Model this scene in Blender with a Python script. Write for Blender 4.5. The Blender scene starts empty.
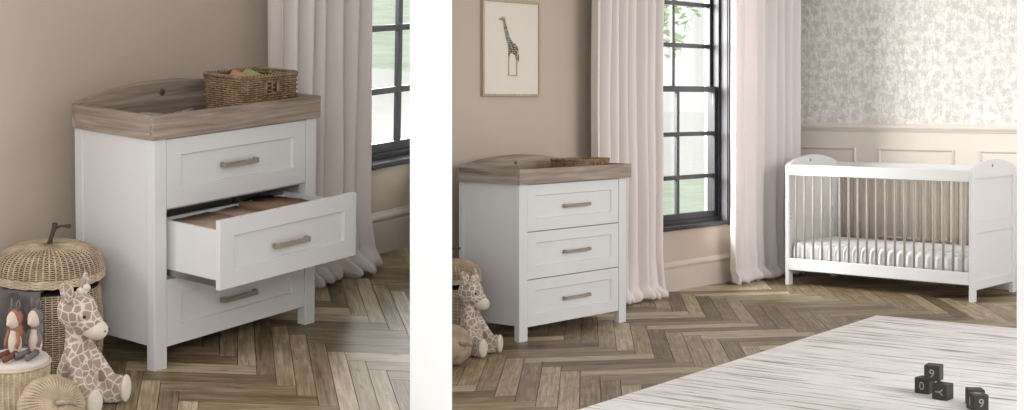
import bpy, bmesh, math, random
from mathutils import Vector, Matrix, noise
random.seed(7)
C = bpy.context.scene
COL = C.collection
PI = math.pi

# ------------------------------------------------------------------ the two rooms
T_RIGHT = Matrix.Identity(4)
T_LEFT = Matrix(((0.99031, -0.11639, -0.07574, -2.84775),
                 (0.10832, 0.98876, -0.10306, -0.80889),
                 (0.08688, 0.09386, 0.99179, 0.35466),
                 (0, 0, 0, 1)))
ROOM = T_RIGHT
TOPS = []

# ------------------------------------------------------------------ materials
def new_mat(name):
    m = bpy.data.materials.new(name); m.use_nodes = True
    nt = m.node_tree; nt.nodes.clear()
    out = nt.nodes.new('ShaderNodeOutputMaterial')
    b = nt.nodes.new('ShaderNodeBsdfPrincipled')
    nt.links.new(b.outputs[0], out.inputs[0])
    return m, nt, b, out

def N(nt, t, **kw):
    n = nt.nodes.new(t)
    for k, v in kw.items():
        if k.startswith('i_'):
            key = k[2:]
            n.inputs[int(key) if key.isdigit() else key].default_value = v
        else: setattr(n, k, v)
    return n

def mth(nt, op, a, b=None, clamp=False):
    n = nt.nodes.new('ShaderNodeMath'); n.operation = op; n.use_clamp = clamp
    for i, v in enumerate((a, b)):
        if v is None: continue
        if isinstance(v, (int, float)): n.inputs[i].default_value = v
        else: nt.links.new(v, n.inputs[i])
    return n.outputs[0]

def ramp(nt, fac, stops):
    n = nt.nodes.new('ShaderNodeValToRGB')
    el = n.color_ramp.elements
    while len(el) < len(stops): el.new(0.5)
    for e, (p, c) in zip(el, stops):
        e.position = p; e.color = (c[0], c[1], c[2], 1) if len(c) == 3 else c
    nt.links.new(fac, n.inputs[0]); return n.outputs[0]

def mixc(nt, fac, a, b, mode='MIX'):
    n = nt.nodes.new('ShaderNodeMix'); n.data_type = 'RGBA'; n.blend_type = mode
    for i, v in ((0, fac), (6, a), (7, b)):
        if isinstance(v, (int, float)): n.inputs[i].default_value = v
        elif isinstance(v, tuple): n.inputs[i].default_value = (v[0], v[1], v[2], 1)
        else: nt.links.new(v, n.inputs[i])
    return n.outputs[2]

def srgb(r, g, b):
    f = lambda c: (c/255/12.92 if c/255 <= .04045 else ((c/255+.055)/1.055)**2.4)
    return (f(r), f(g), f(b))

def simple(name, col, rough=.6, var=.06, scale=30, bump=0.0, bscale=200, spec=.4, metal=0, stretch=(1, 1, 1), sheen=0):
    m, nt, b, out = new_mat(name)
    tc = N(nt, 'ShaderNodeTexCoord'); mp = N(nt, 'ShaderNodeMapping'); mp.inputs['Scale'].default_value = stretch
    nt.links.new(tc.outputs['Object'], mp.inputs[0])
    n1 = N(nt, 'ShaderNodeTexNoise'); n1.inputs['Scale'].default_value = scale; n1.inputs['Detail'].default_value = 4
    nt.links.new(mp.outputs[0], n1.inputs['Vector'])
    lo = tuple(c*(1-var) for c in col); hi = tuple(min(1, c*(1+var)) for c in col)
    nt.links.new(ramp(nt, n1.outputs['Fac'], [(.3, lo), (.7, hi)]), b.inputs['Base Color'])
    b.inputs['Roughness'].default_value = rough
    b.inputs['Specular IOR Level'].default_value = spec
    b.inputs['Metallic'].default_value = metal
    if sheen: b.inputs['Sheen Weight'].default_value = sheen
    if bump:
        n2 = N(nt, 'ShaderNodeTexNoise'); n2.inputs['Scale'].default_value = bscale; n2.inputs['Detail'].default_value = 3
        nt.links.new(mp.outputs[0], n2.inputs['Vector'])
        bp = N(nt, 'ShaderNodeBump'); bp.inputs['Strength'].default_value = bump; bp.inputs['Distance'].default_value = .002
        nt.links.new(n2.outputs['Fac'], bp.inputs['Height']); nt.links.new(bp.outputs[0], b.inputs['Normal'])
    return m

def wood(name, cols, axis=0, scale=1.0, rough=.55, contrast=1):
    """wood grain running along local axis"""
    m, nt, b, out = new_mat(name)
    tc = N(nt, 'ShaderNodeTexCoord'); mp = N(nt, 'ShaderNodeMapping')
    sc = [26*scale]*3; sc[axis] = 1.6*scale; mp.inputs['Scale'].default_value = sc
    nt.links.new(tc.outputs['Object'], mp.inputs[0])
    n0 = N(nt, 'ShaderNodeTexNoise'); n0.inputs['Scale'].default_value = 1; n0.inputs['Detail'].default_value = 6; n0.inputs['Roughness'].default_value = .6; n0.inputs['Distortion'].default_value = .6
    nt.links.new(mp.outputs[0], n0.inputs['Vector'])
    mp2 = N(nt, 'ShaderNodeMapping'); sc = [120*scale]*3; sc[axis] = 5*scale; mp2.inputs['Scale'].default_value = sc
    nt.links.new(tc.outputs['Object'], mp2.inputs[0])
    n1 = N(nt, 'ShaderNodeTexNoise'); n1.inputs['Scale'].default_value = 1; n1.inputs['Detail'].default_value = 3
    nt.links.new(mp2.outputs[0], n1.inputs['Vector'])
    f = mth(nt, 'ADD', mth(nt, 'MULTIPLY', n0.outputs['Fac'], .7), mth(nt, 'MULTIPLY', n1.outputs['Fac'], .3))
    nt.links.new(ramp(nt, f, [(.34, cols[0]), (.5, cols[1]), (.64, cols[2])]), b.inputs['Base Color'])
    b.inputs['Roughness'].default_value = rough
    bp = N(nt, 'ShaderNodeBump'); bp.inputs['Strength'].default_value = .25; bp.inputs['Distance'].default_value = .002
    nt.links.new(f, bp.inputs['Height']); nt.links.new(bp.outputs[0], b.inputs['Normal'])
    return m

def floor_mat():
    m, nt, b, out = new_mat('weathered_oak_planks')
    at = N(nt, 'ShaderNodeAttribute'); at.attribute_name = 'tone'
    uv = N(nt, 'ShaderNodeUVMap'); uv.uv_map = 'UVMap'
    mp = N(nt, 'ShaderNodeMapping'); mp.inputs['Scale'].default_value = (3.2, 80, 1)
    nt.links.new(uv.outputs[0], mp.inputs[0])
    g = N(nt, 'ShaderNodeTexNoise'); g.inputs['Scale'].default_value = 1; g.inputs['Detail'].default_value = 7; g.inputs['Roughness'].default_value = .65; g.inputs['Distortion'].default_value = .8
    nt.links.new(mp.outputs[0], g.inputs['Vector'])
    mp2 = N(nt, 'ShaderNodeMapping'); mp2.inputs['Scale'].default_value = (7, 22, 1)
    nt.links.new(uv.outputs[0], mp2.inputs[0])
    w = N(nt, 'ShaderNodeTexNoise'); w.inputs['Scale'].default_value = 1; w.inputs['Detail'].default_value = 5
    nt.links.new(mp2.outputs[0], w.inputs['Vector'])
    f = mth(nt, 'ADD', mth(nt, 'MULTIPLY', g.outputs['Fac'], .50), mth(nt, 'MULTIPLY', w.outputs['Fac'], .22))
    f = mth(nt, 'ADD', f, mth(nt, 'MULTIPLY', at.outputs['Fac'], .28))
    c = ramp(nt, f, [(.30, srgb(58, 44, 32)), (.42, srgb(112, 94, 70)), (.54, srgb(152, 133, 105)), (.68, srgb(200, 184, 158))])
    # dark knots and cracks
    mp3 = N(nt, 'ShaderNodeMapping'); mp3.inputs['Scale'].default_value = (9, 30, 1)
    nt.links.new(uv.outputs[0], mp3.inputs[0])
    k = N(nt, 'ShaderNodeTexNoise'); k.inputs['Scale'].default_value = 1.2; k.inputs['Detail'].default_value = 2
    nt.links.new(mp3.outputs[0], k.inputs['Vector'])
    kf = ramp(nt, k.outputs['Fac'], [(.66, (0, 0, 0)), (.76, (1, 1, 1))])
    c2 = mixc(nt, kf, c, srgb(74, 58, 44))
    nt.links.new(c2, b.inputs['Base Color'])
    b.inputs['Roughness'].default_value = .42; b.inputs['Specular IOR Level'].default_value = .35
    bp = N(nt, 'ShaderNodeBump'); bp.inputs['Strength'].default_value = .2; bp.inputs['Distance'].default_value = .002
    nt.links.new(g.outputs['Fac'], bp.inputs['Height']); nt.links.new(bp.outputs[0], b.inputs['Normal'])
    return m

def wallpaper_mat():
    m, nt, b, out = new_mat('jungle_wallpaper')
    tc = N(nt, 'ShaderNodeTexCoord')
    sx = N(nt, 'ShaderNodeSeparateXYZ'); nt.links.new(tc.outputs['Object'], sx.inputs[0])
    cb = N(nt, 'ShaderNodeCombineXYZ'); nt.links.new(sx.outputs[1], cb.inputs[0]); nt.links.new(sx.outputs[2], cb.inputs[1])
    nd = N(nt, 'ShaderNodeTexNoise'); nd.inputs['Scale'].default_value = 16; nt.links.new(cb.outputs[0], nd.inputs['Vector'])
    wob = N(nt, 'ShaderNodeVectorMath', operation='MULTIPLY_ADD'); nt.links.new(nd.outputs['Color'], wob.inputs[0]); wob.inputs[1].default_value = (.09, .09, 0); nt.links.new(cb.outputs[0], wob.inputs[2])
    def palms(scale, leaves, offs, thr):
        mp = N(nt, 'ShaderNodeMapping'); mp.inputs['Scale'].default_value = (scale, scale, scale); mp.inputs['Location'].default_value = offs
        nt.links.new(wob.outputs[0], mp.inputs[0])
        v = N(nt, 'ShaderNodeTexVoronoi'); v.voronoi_dimensions = '2D'; v.inputs['Scale'].default_value = 1; v.inputs['Randomness'].default_value = .75
        nt.links.new(mp.outputs[0], v.inputs['Vector'])
        d = N(nt, 'ShaderNodeVectorMath', operation='SUBTRACT'); nt.links.new(mp.outputs[0], d.inputs[0]); nt.links.new(v.outputs['Position'], d.inputs[1])
        s = N(nt, 'ShaderNodeSeparateXYZ'); nt.links.new(d.outputs[0], s.inputs[0])
        ang = mth(nt, 'ARCTAN2', s.outputs[1], s.outputs[0])
        lob = mth(nt, 'ABSOLUTE', mth(nt, 'SINE', mth(nt, 'ADD', mth(nt, 'MULTIPLY', ang, leaves), mth(nt, 'MULTIPLY', v.outputs['Color'], 3))))
        rad = mth(nt, 'ADD', mth(nt, 'MULTIPLY', lob, .30), .10)
        return mth(nt, 'ADD', mth(nt, 'MULTIPLY', mth(nt, 'SUBTRACT', mth(nt, 'MULTIPLY', rad, thr), v.outputs['Distance']), 9.0), .4, clamp=True)
    a = palms(12.5, 3.5, (0.3, .2, 0), 1.1)
    c = palms(24, 2.5, (4.7, 3.1, 0), .95)
    mp = N(nt, 'ShaderNodeMapping'); mp.inputs['Scale'].default_value = (34, 20, 1); nt.links.new(cb.outputs[0], mp.inputs[0])
    n1 = N(nt, 'ShaderNodeTexNoise'); n1.inputs['Scale'].default_value = 1; n1.inputs['Detail'].default_value = 3; nt.links.new(mp.outputs[0], n1.inputs['Vector'])
    mid = mth(nt, 'MULTIPLY', mth(nt, 'SUBTRACT', n1.outputs['Fac'], .47), 9.0, clamp=True)
    mp = N(nt, 'ShaderNodeMapping'); mp.inputs['Scale'].default_value = (60, 9, 1); nt.links.new(cb.outputs[0], mp.inputs[0])
    n2 = N(nt, 'ShaderNodeTexNoise'); n2.inputs['Scale'].default_value = 1; n2.inputs['Detail'].default_value = 2; nt.links.new(mp.outputs[0], n2.inputs['Vector'])
    stems = mth(nt, 'MULTIPLY', mth(nt, 'SUBTRACT', n2.outputs['Fac'], .55), 12.0, clamp=True)
    n3 = N(nt, 'ShaderNodeTexNoise'); n3.inputs['Scale'].default_value = 3.2; nt.links.new(cb.outputs[0], n3.inputs['Vector'])
    tint = ramp(nt, n3.outputs['Fac'], [(.35, srgb(196, 192, 186)), (.5, srgb(205, 201, 194)), (.70, srgb(214, 202, 188))])
    base = srgb(240, 239, 236)
    col = mixc(nt, mth(nt, 'MULTIPLY', mid, .32), base, tint)
    col = mixc(nt, mth(nt, 'MULTIPLY', stems, .55), col, tint)
    col = mixc(nt, mth(nt, 'MULTIPLY', c, .5), col, tint)
    col = mixc(nt, mth(nt, 'MULTIPLY', a, .52), col, mixc(nt, .45, tint, srgb(178, 170, 160)))
    nt.links.new(col, b.inputs['Base Color']); b.inputs['Roughness'].default_value = .8
    return m

def plush_mat():
    m, nt, b, out = new_mat('giraffe_plush')
    tc = N(nt, 'ShaderNodeTexCoord')
    nz = N(nt, 'ShaderNodeTexNoise'); nz.inputs['Scale'].default_value = 30
    nt.links.new(tc.outputs['Object'], nz.inputs['Vector'])
    ad = N(nt, 'ShaderNodeVectorMath', operation='MULTIPLY_ADD'); nt.links.new(nz.outputs['Color'], ad.inputs[0]); ad.inputs[1].default_value = (.012,)*3; nt.links.new(tc.outputs['Object'], ad.inputs[2])
    v = N(nt, 'ShaderNodeTexVoronoi'); v.feature = 'DISTANCE_TO_EDGE'; v.inputs['Scale'].default_value = 35; v.inputs['Randomness'].default_value = .85
    nt.links.new(ad.outputs[0], v.inputs['Vector'])
    v2 = N(nt, 'ShaderNodeTexVoronoi'); v2.inputs['Scale'].default_value = 35; v2.inputs['Randomness'].default_value = .85; nt.links.new(ad.outputs[0], v2.inputs['Vector'])
    f = ramp(nt, v.outputs['Distance'], [(.05, (0, 0, 0)), (.095, (1, 1, 1))])
    pc = mixc(nt, v2.outputs['Color'], srgb(148, 129, 115), srgb(170, 151, 137))
    nt.links.new(mixc(nt, f, srgb(208, 198, 187), pc), b.inputs['Base Color'])
    b.inputs['Roughness'].default_value = .95; b.inputs['Sheen Weight'].default_value = .3; b.inputs['Specular IOR Level'].default_value = .1
    n2 = N(nt, 'ShaderNodeTexNoise'); n2.inputs['Scale'].default_value = 260; nt.links.new(tc.outputs['Object'], n2.inputs['Vector'])
    bp = N(nt, 'ShaderNodeBump'); bp.inputs['Strength'].default_value = .5; bp.inputs['Distance'].default_value = .002
    nt.links.new(n2.outputs['Fac'], bp.inputs['Height']); nt.links.new(bp.outputs[0], b.inputs['Normal'])
    return m

def curtain_mat(name, col, transl=.25):
    m, nt, b, out = new_mat(name)
    tc = N(nt, 'ShaderNodeTexCoord')
    mp = N(nt, 'ShaderNodeMapping'); mp.inputs['Scale'].default_value = (300, 300, 300); nt.links.new(tc.outputs['Object'], mp.inputs[0])
    n2 = N(nt, 'ShaderNodeTexNoise'); n2.inputs['Scale'].default_value = 1; nt.links.new(mp.outputs[0], n2.inputs['Vector'])
    b.inputs['Base Color'].default_value = (*col, 1); b.inputs['Roughness'].default_value = .9; b.inputs['Specular IOR Level'].default_value = .1
    bp = N(nt, 'ShaderNodeBump'); bp.inputs['Strength'].default_value = .2; bp.inputs['Distance'].default_value = .001
    nt.links.new(n2.outputs['Fac'], bp.inputs['Height']); nt.links.new(bp.outputs[0], b.inputs['Normal'])
    tr = N(nt, 'ShaderNodeBsdfTranslucent'); tr.inputs[0].default_value = (*col, 1)
    mx = N(nt, 'ShaderNodeMixShader'); mx.inputs[0].default_value = transl
    nt.links.new(b.outputs[0], mx.inputs[1]); nt.links.new(tr.outputs[0], mx.inputs[2]); nt.links.new(mx.outputs[0], out.inputs[0])
    return m

def glass_mat():
    m, nt, b, out = new_mat('window_glass')
    nt.nodes.remove(b)
    t = N(nt, 'ShaderNodeBsdfTransparent'); t.inputs[0].default_value = (.97, .98, .97, 1)
    g = N(nt, 'ShaderNodeBsdfGlossy'); g.inputs['Roughness'].default_value = .02
    mx = N(nt, 'ShaderNodeMixShader'); mx.inputs[0].default_value = .03
    nt.links.new(t.outputs[0], mx.inputs[1]); nt.links.new(g.outputs[0], mx.inputs[2]); nt.links.new(mx.outputs[0], out.inputs[0])
    return m

def rug_mat():
    m, nt, b, out = new_mat('rug_pile')
    tc = N(nt, 'ShaderNodeTexCoord')
    mp = N(nt, 'ShaderNodeMapping'); mp.inputs['Scale'].default_value = (34, 1.7, 1); nt.links.new(tc.outputs['Object'], mp.inputs[0])
    n1 = N(nt, 'ShaderNodeTexNoise'); n1.inputs['Scale'].default_value = 1; n1.inputs['Detail'].default_value = 5; n1.inputs['Roughness'].default_value = .6; n1.inputs['Distortion'].default_value = .25
    nt.links.new(mp.outputs[0], n1.inputs['Vector'])
    c = ramp(nt, n1.outputs['Fac'], [(.34, srgb(150, 144, 138)), (.42, srgb(212, 208, 203)), (.48, srgb(243, 241, 239)), (.9, srgb(248, 247, 245))])
    mp2 = N(nt, 'ShaderNodeMapping'); mp2.inputs['Scale'].default_value = (90, 3.5, 1); nt.links.new(tc.outputs['Object'], mp2.inputs[0])
    n3 = N(nt, 'ShaderNodeTexNoise'); n3.inputs['Scale'].default_value = 1; n3.inputs['Detail'].default_value = 3; nt.links.new(mp2.outputs[0], n3.inputs['Vector'])
    f3 = ramp(nt, n3.outputs['Fac'], [(.6, (0, 0, 0)), (.72, (.6, .6, .6))])
    nt.links.new(mixc(nt, f3, c, srgb(190, 184, 177)), b.inputs['Base Color']); b.inputs['Roughness'].default_value = .95; b.inputs['Specular IOR Level'].default_value = .05
    bp = N(nt, 'ShaderNodeBump'); bp.inputs['Strength'].default_value = .7; bp.inputs['Distance'].default_value = .006
    nt.links.new(n1.outputs['Fac'], bp.inputs['Height']); nt.links.new(bp.outputs[0], b.inputs['Normal'])
    return m

M = {}
M['floor'] = floor_mat()
M['wall'] = simple('warm_beige_wall_paint', srgb(192, 178, 163), .85, .02, 3, .05, 90, .2)
M['trim'] = simple('warm_beige_satin_trim', srgb(200, 188, 175), .6, .01, 5)
M['panel'] = simple('cream_panelling_paint', srgb(228, 219, 210), .6, .01, 5)
M['paper'] = wallpaper_mat()
M['ceil'] = simple('white_ceiling_paint', (.8, .79, .77), .9, .01, 5)
M['divider'] = simple('blank_strip_white', (.82, .82, .812), .9, .004, 3, 0, 90, .1)  # plain white of the slabs added for the blank strips
M['white'] = simple('satin_white_paint', (.74, .74, .745), .38, .01, 8, .02, 60, .4)
M['chest_white'] = simple('warm_white_furniture_paint', (.675, .67, .665), .38, .01, 8, .02, 60, .4)
M['dark_gap'] = simple('shadow_grey_board', srgb(120, 118, 118), .7, .02, 5)
M['oak'] = wood('grey_oak_x', [srgb(110, 96, 85), srgb(146, 131, 118), srgb(174, 159, 146)], 0)
M['oak_y'] = wood('grey_oak_y', [srgb(110, 96, 85), srgb(146, 131, 118), srgb(174, 159, 146)], 1)
M['handle'] = wood('brushed_bronze_handle', [srgb(124, 112, 100), srgb(146, 133, 120), srgb(160, 148, 134)], 0, 3, .45)
M['screw'] = simple('steel', (.35, .35, .35), .35, .05, 50, metal=1)
M['black'] = simple('black_window_paint', srgb(34, 34, 38), .45, .05, 30, .05, 200, .4)
M['reveal'] = simple('grey_window_reveal', srgb(84, 82, 86), .6, .02, 8)
M['glass'] = glass_mat()
M['curtain'] = curtain_mat('blush_linen_curtain', srgb(240, 231, 227), .12)
M['sheer'] = curtain_mat('pale_linen_curtain', srgb(245, 239, 238), .26)
M['wicker'] = simple('natural_wicker', srgb(176, 157, 134), .75, .25, 26, .1, 150, .2)
M['wicker_pale'] = simple('pale_wicker', srgb(190, 171, 148), .75, .22, 26, .1, 150, .2)
M['wicker_dark'] = simple('brown_wicker', srgb(146, 122, 96), .75, .35, 30, .1, 150, .2)
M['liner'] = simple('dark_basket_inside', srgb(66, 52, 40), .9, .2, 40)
M['branch'] = simple('dark_twig', srgb(70, 60, 50), .8, .2, 60, .3, 120)
M['plush'] = plush_mat()
M['cream_plush'] = simple('cream_plush', srgb(206, 195, 181), .95, .05, 60, .4, 260, .1, sheen=.3)
M['eye'] = simple('black_bead', (.01, .01, .01), .2, 0, 10)
M['mount'] = simple('print_paper', srgb(222, 213, 202), .8, .01, 10)
M['frame'] = wood('pale_oak_frame', [srgb(158, 136, 114), srgb(178, 157, 135), srgb(192, 172, 150)], 2, 2)
M['ink'] = simple('dark_ink', srgb(70, 66, 62), .8, .2, 90)
M['ink_light'] = simple('grey_ink_wash', srgb(165, 156, 147), .8, .1, 90)
M['rug'] = rug_mat()
M['block'] = simple('black_stained_block', srgb(56, 54, 50), .5, .15, 60, .1, 200)
M['digit'] = simple('pale_engraved_paint', srgb(160, 158, 150), .7, .03, 60)
M['mattress'] = simple('white_mattress_cloth', (.84, .84, .87), .9, .02, 60, .2, 300, .1)
M['slat'] = simple('beech_slat', srgb(172, 160, 150), .55, .08, 12, stretch=(6, 6, 1))
M['blanket'] = simple('taupe_grey_blanket', srgb(100, 93, 91), .95, .08, 50, .4, 300, .1, sheen=.2)
M['blanket_dark'] = simple('dark_taupe_blanket', srgb(74, 67, 64), .95, .08, 50, .4, 300, .1, sheen=.2)
M['clothes'] = simple('dusty_pink_knit', srgb(170, 146, 128), .95, .08, 60, .4, 250, .1)
M['clothes2'] = simple('terracotta_brown_knit', srgb(142, 114, 95), .95, .08, 60, .4, 250, .1)
M['cushion'] = simple('pale_linen_cushion', srgb(196, 187, 181), .95, .03, 50, .3, 300, .1)
M['rust'] = simple('rust_felt', srgb(146, 104, 86), .95, .08, 60, .3, 250, .1)
M['doll_cream'] = simple('doll_cream_linen', srgb(200, 180, 166), .95, .05, 60, .3, 250, .1)
M['doll_grey'] = simple('doll_grey_felt', srgb(110, 106, 104), .95, .08, 60, .3, 250, .1)
M['doll_brown'] = simple('doll_brown_felt', srgb(112, 76, 62), .95, .08, 60, .3, 250, .1)
M['green_cloth'] = simple('sage_cloth', srgb(160, 168, 128), .95, .08, 60, .3, 250, .1)
M['tan_cloth'] = simple('tan_cloth', srgb(186, 142, 110), .95, .08, 60, .3, 250, .1)
M['lawn'] = simple('lawn_grass', (.66, .76, .62), 1, .12, 1.5, 0, 90, 0)
M['patio'] = simple('pale_stone_paving', (.88, .88, .87), .9, .03, 2)
M['leaf'] = simple('tree_leaf', (.34, .50, .26), .8, .2, 5, spec=.1)
M['bark'] = simple('tree_bark', srgb(120, 108, 96), .9, .2, 20)

# ------------------------------------------------------------------ mesh building helpers
class MB:
    def __init__(s): s.v = []; s.f = []; s.m = []; s.uv = None
    def add(s, vs, fs, mi=0):
        o = len(s.v); s.v += [tuple(p) for p in vs]; s.f += [tuple(i+o for i in f) for f in fs]; s.m += [mi]*len(fs)
        return s
    def box(s, x0, x1, y0, y1, z0, z1, mi=0):
        vs = [(x, y, z) for z in (z0, z1) for y in (y0, y1) for x in (x0, x1)]
        return s.add(vs, [(0, 2, 3, 1), (4, 5, 7, 6), (0, 1, 5, 4), (2, 6, 7, 3), (0, 4, 6, 2), (1, 3, 7, 5)], mi)
    def prism(s, pts, axis, a, b, mi=0):
        """closed 2D outline extruded along axis from a to b"""
        def mk(p, t):
            if axis == 'x': return (t, p[0], p[1])
            if axis == 'y': return (p[0], t, p[1])
            return (p[0], p[1], t)
        n = len(pts); vs = [mk(p, a) for p in pts]+[mk(p, b) for p in pts]
        fs = [tuple(range(n)), tuple(range(2*n-1, n-1, -1))]+[(i, (i+1) % n, n+(i+1) % n, n+i)[::-1] for i in range(n)]
        return s.add(vs, fs, mi)
    def tube(s, pts, r, sides=6, closed=False, mi=0, flat=1.0, cap=True):
        pts = [Vector(p) for p in pts]; n = len(pts); vs = []
        rr = r if isinstance(r, (list, tuple)) else [r]*n
        up = None
        for i, p in enumerate(pts):
            a = pts[(i-1) % n] if (closed or i > 0) else p; b = pts[(i+1) % n] if (closed or i < n-1) else p
            t = (b-a)
            t = t.normalized() if t.length > 1e-9 else Vector((0, 0, 1))
            if up is None: up = Vector((0, 0, 1)) if abs(t.z) < .9 else Vector((1, 0, 0))
            e1 = t.cross(up)
            if e1.length < 1e-4: e1 = t.orthogonal()
            e1.normalize(); e2 = e1.cross(t).normalized(); up = e2
            for k in range(sides):
                th = 2*PI*k/sides; vs.append(p+e1*math.cos(th)*rr[i]*flat+e2*math.sin(th)*rr[i])
        fs = []
        for i in range(n if closed else n-1):
            j = (i+1) % n
            for k in range(sides):
                l = (k+1) % sides; fs.append((i*sides+k, i*sides+l, j*sides+l, j*sides+k))
        if not closed and cap:
            fs.append(tuple(range(sides))[::-1]); fs.append(tuple((n-1)*sides+k for k in range(sides)))
        return s.add(vs, fs, mi)
    def lathe(s, prof, segs=32, c=(0, 0, 0), mi=0):
        """prof: list of (r,z)"""
        vs = []; n = len(prof)
        for (r, z) in prof:
            for k in range(segs):
                a = 2*PI*k/segs; vs.append((c[0]+r*math.cos(a), c[1]+r*math.sin(a), c[2]+z))
        fs = [(i*segs+k, i*segs+(k+1) % segs, (i+1)*segs+(k+1) % segs, (i+1)*segs+k) for i in range(n-1) for k in range(segs)]
        fs.append(tuple(range(segs))[::-1]); fs.append(tuple((n-1)*segs+k for k in range(segs)))
        return s.add(vs, fs, mi)
    def ball(s, c, r, rot=None, seg=20, rings=12, mi=0):
        r = (r, r, r) if isinstance(r, (int, float)) else r
        R = rot or Matrix.Identity(3); vs = []
        for i in range(1, rings):
            ph = PI*i/rings
            for k in range(seg):
                th = 2*PI*k/seg
                vs.append(Vector(c)+R@Vector((r[0]*math.sin(ph)*math.cos(th), r[1]*math.sin(ph)*math.sin(th), r[2]*math.cos(ph))))
        vs.append(Vector(c)+R@Vector((0, 0, r[2]))); vs.append(Vector(c)+R@Vector((0, 0, -r[2])))
        t = len(vs)-2; b = t+1; fs = []
        for i in range(rings-2):
            for k in range(seg):
                l = (k+1) % seg; fs.append((i*seg+k, (i+1)*seg+k, (i+1)*seg+l, i*seg+l))
        for k in range(seg):
            l = (k+1) % seg; fs.append((t, k, l)); fs.append((b, (rings-2)*seg+l, (rings-2)*seg+k))
        return s.add(vs, fs, mi)
    def grid(s, P, nu, nv, mi=0, closed_u=False):
        vs = [P(i/(nu if closed_u else nu-1), j/(nv-1)) for j in range(nv) for i in range(nu)]
        fs = []
        for j in range(nv-1):
            for i in range(nu if closed_u else nu-1):
                k = (i+1) % nu; fs.append((j*nu+i, j*nu+k, (j+1)*nu+k, (j+1)*nu+i))
        return s.add(vs, fs, mi)
    def mesh(s, name):
        me = bpy.data.meshes.new(name); me.from_pydata(s.v, [], s.f); me.update()
        return me

def ob(name, mb, mats, parent=None, smooth=False, bevel=0, loc=None, rot=None, solid=0, sub=0, fix=False):
    me = mb.mesh(name) if isinstance(mb, MB) else mb
    mats = mats if isinstance(mats, (list, tuple)) else [mats]
    for m in mats: me.materials.append(M[m] if isinstance(m, str) else m)
    if isinstance(mb, MB) and len(mats) > 1:
        for p, mi in zip(me.polygons, mb.m): p.material_index = mi
    if fix:
        bm = bmesh.new(); bm.from_mesh(me); bmesh.ops.recalc_face_normals(bm, faces=bm.faces[:]); bm.to_mesh(me); bm.free()
    o = bpy.data.objects.new(name, me); COL.objects.link(o)
    if smooth:
        for p in me.polygons: p.use_smooth = True
    if solid:
        md = o.modifiers.new('thickness', 'SOLIDIFY'); md.thickness = solid; md.offset = 0
    if bevel:
        md = o.modifiers.new('bevel', 'BEVEL'); md.width = bevel; md.segments = 2; md.limit_method = 'ANGLE'; md.angle_limit = math.radians(40)
    if sub:
        md = o.modifiers.new('sub', 'SUBSURF'); md.levels = sub; md.render_levels = sub
    if parent: o.parent = parent
    else: TOPS.append((o, ROOM))
    if loc is not None: o.location = loc
    if rot is not None: o.rotation_euler = rot
    return o

def tag(o, label, cat, group=None, kind=None):
    if label: o['label'] = label
    if cat: o['category'] = cat
    if group: o['group'] = group
    if kind: o['kind'] = kind
    return o

def thing(name, label, cat, loc=(0, 0, 0), rz=0, group=None):
    e = bpy.data.objects.new(name, None); COL.objects.link(e); e.empty_display_size = .05
    e.location = loc; e.rotation_euler = (0, 0, rz); TOPS.append((e, ROOM))
    return tag(e, label, cat, group)

def struct(name, mb, mats, **kw):
    o = ob(name, mb, mats, **kw); o['kind'] = 'structure'; return o

def baked(mb, ops, name):
    """apply a modifier stack and return a plain mesh"""
    me = mb.mesh(name+'_src'); o = bpy.data.objects.new('tmp', me); COL.objects.link(o)
    for t, kw in ops:
        md = o.modifiers.new(t, t)
        for k, v in kw.items(): setattr(md, k, v)
    dg = bpy.context.evaluated_depsgraph_get(); dg.update()
    res = bpy.data.meshes.new_from_object(o.evaluated_get(dg)); res.name = name
    bpy.data.objects.remove(o, do_unlink=True)
    return res

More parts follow.
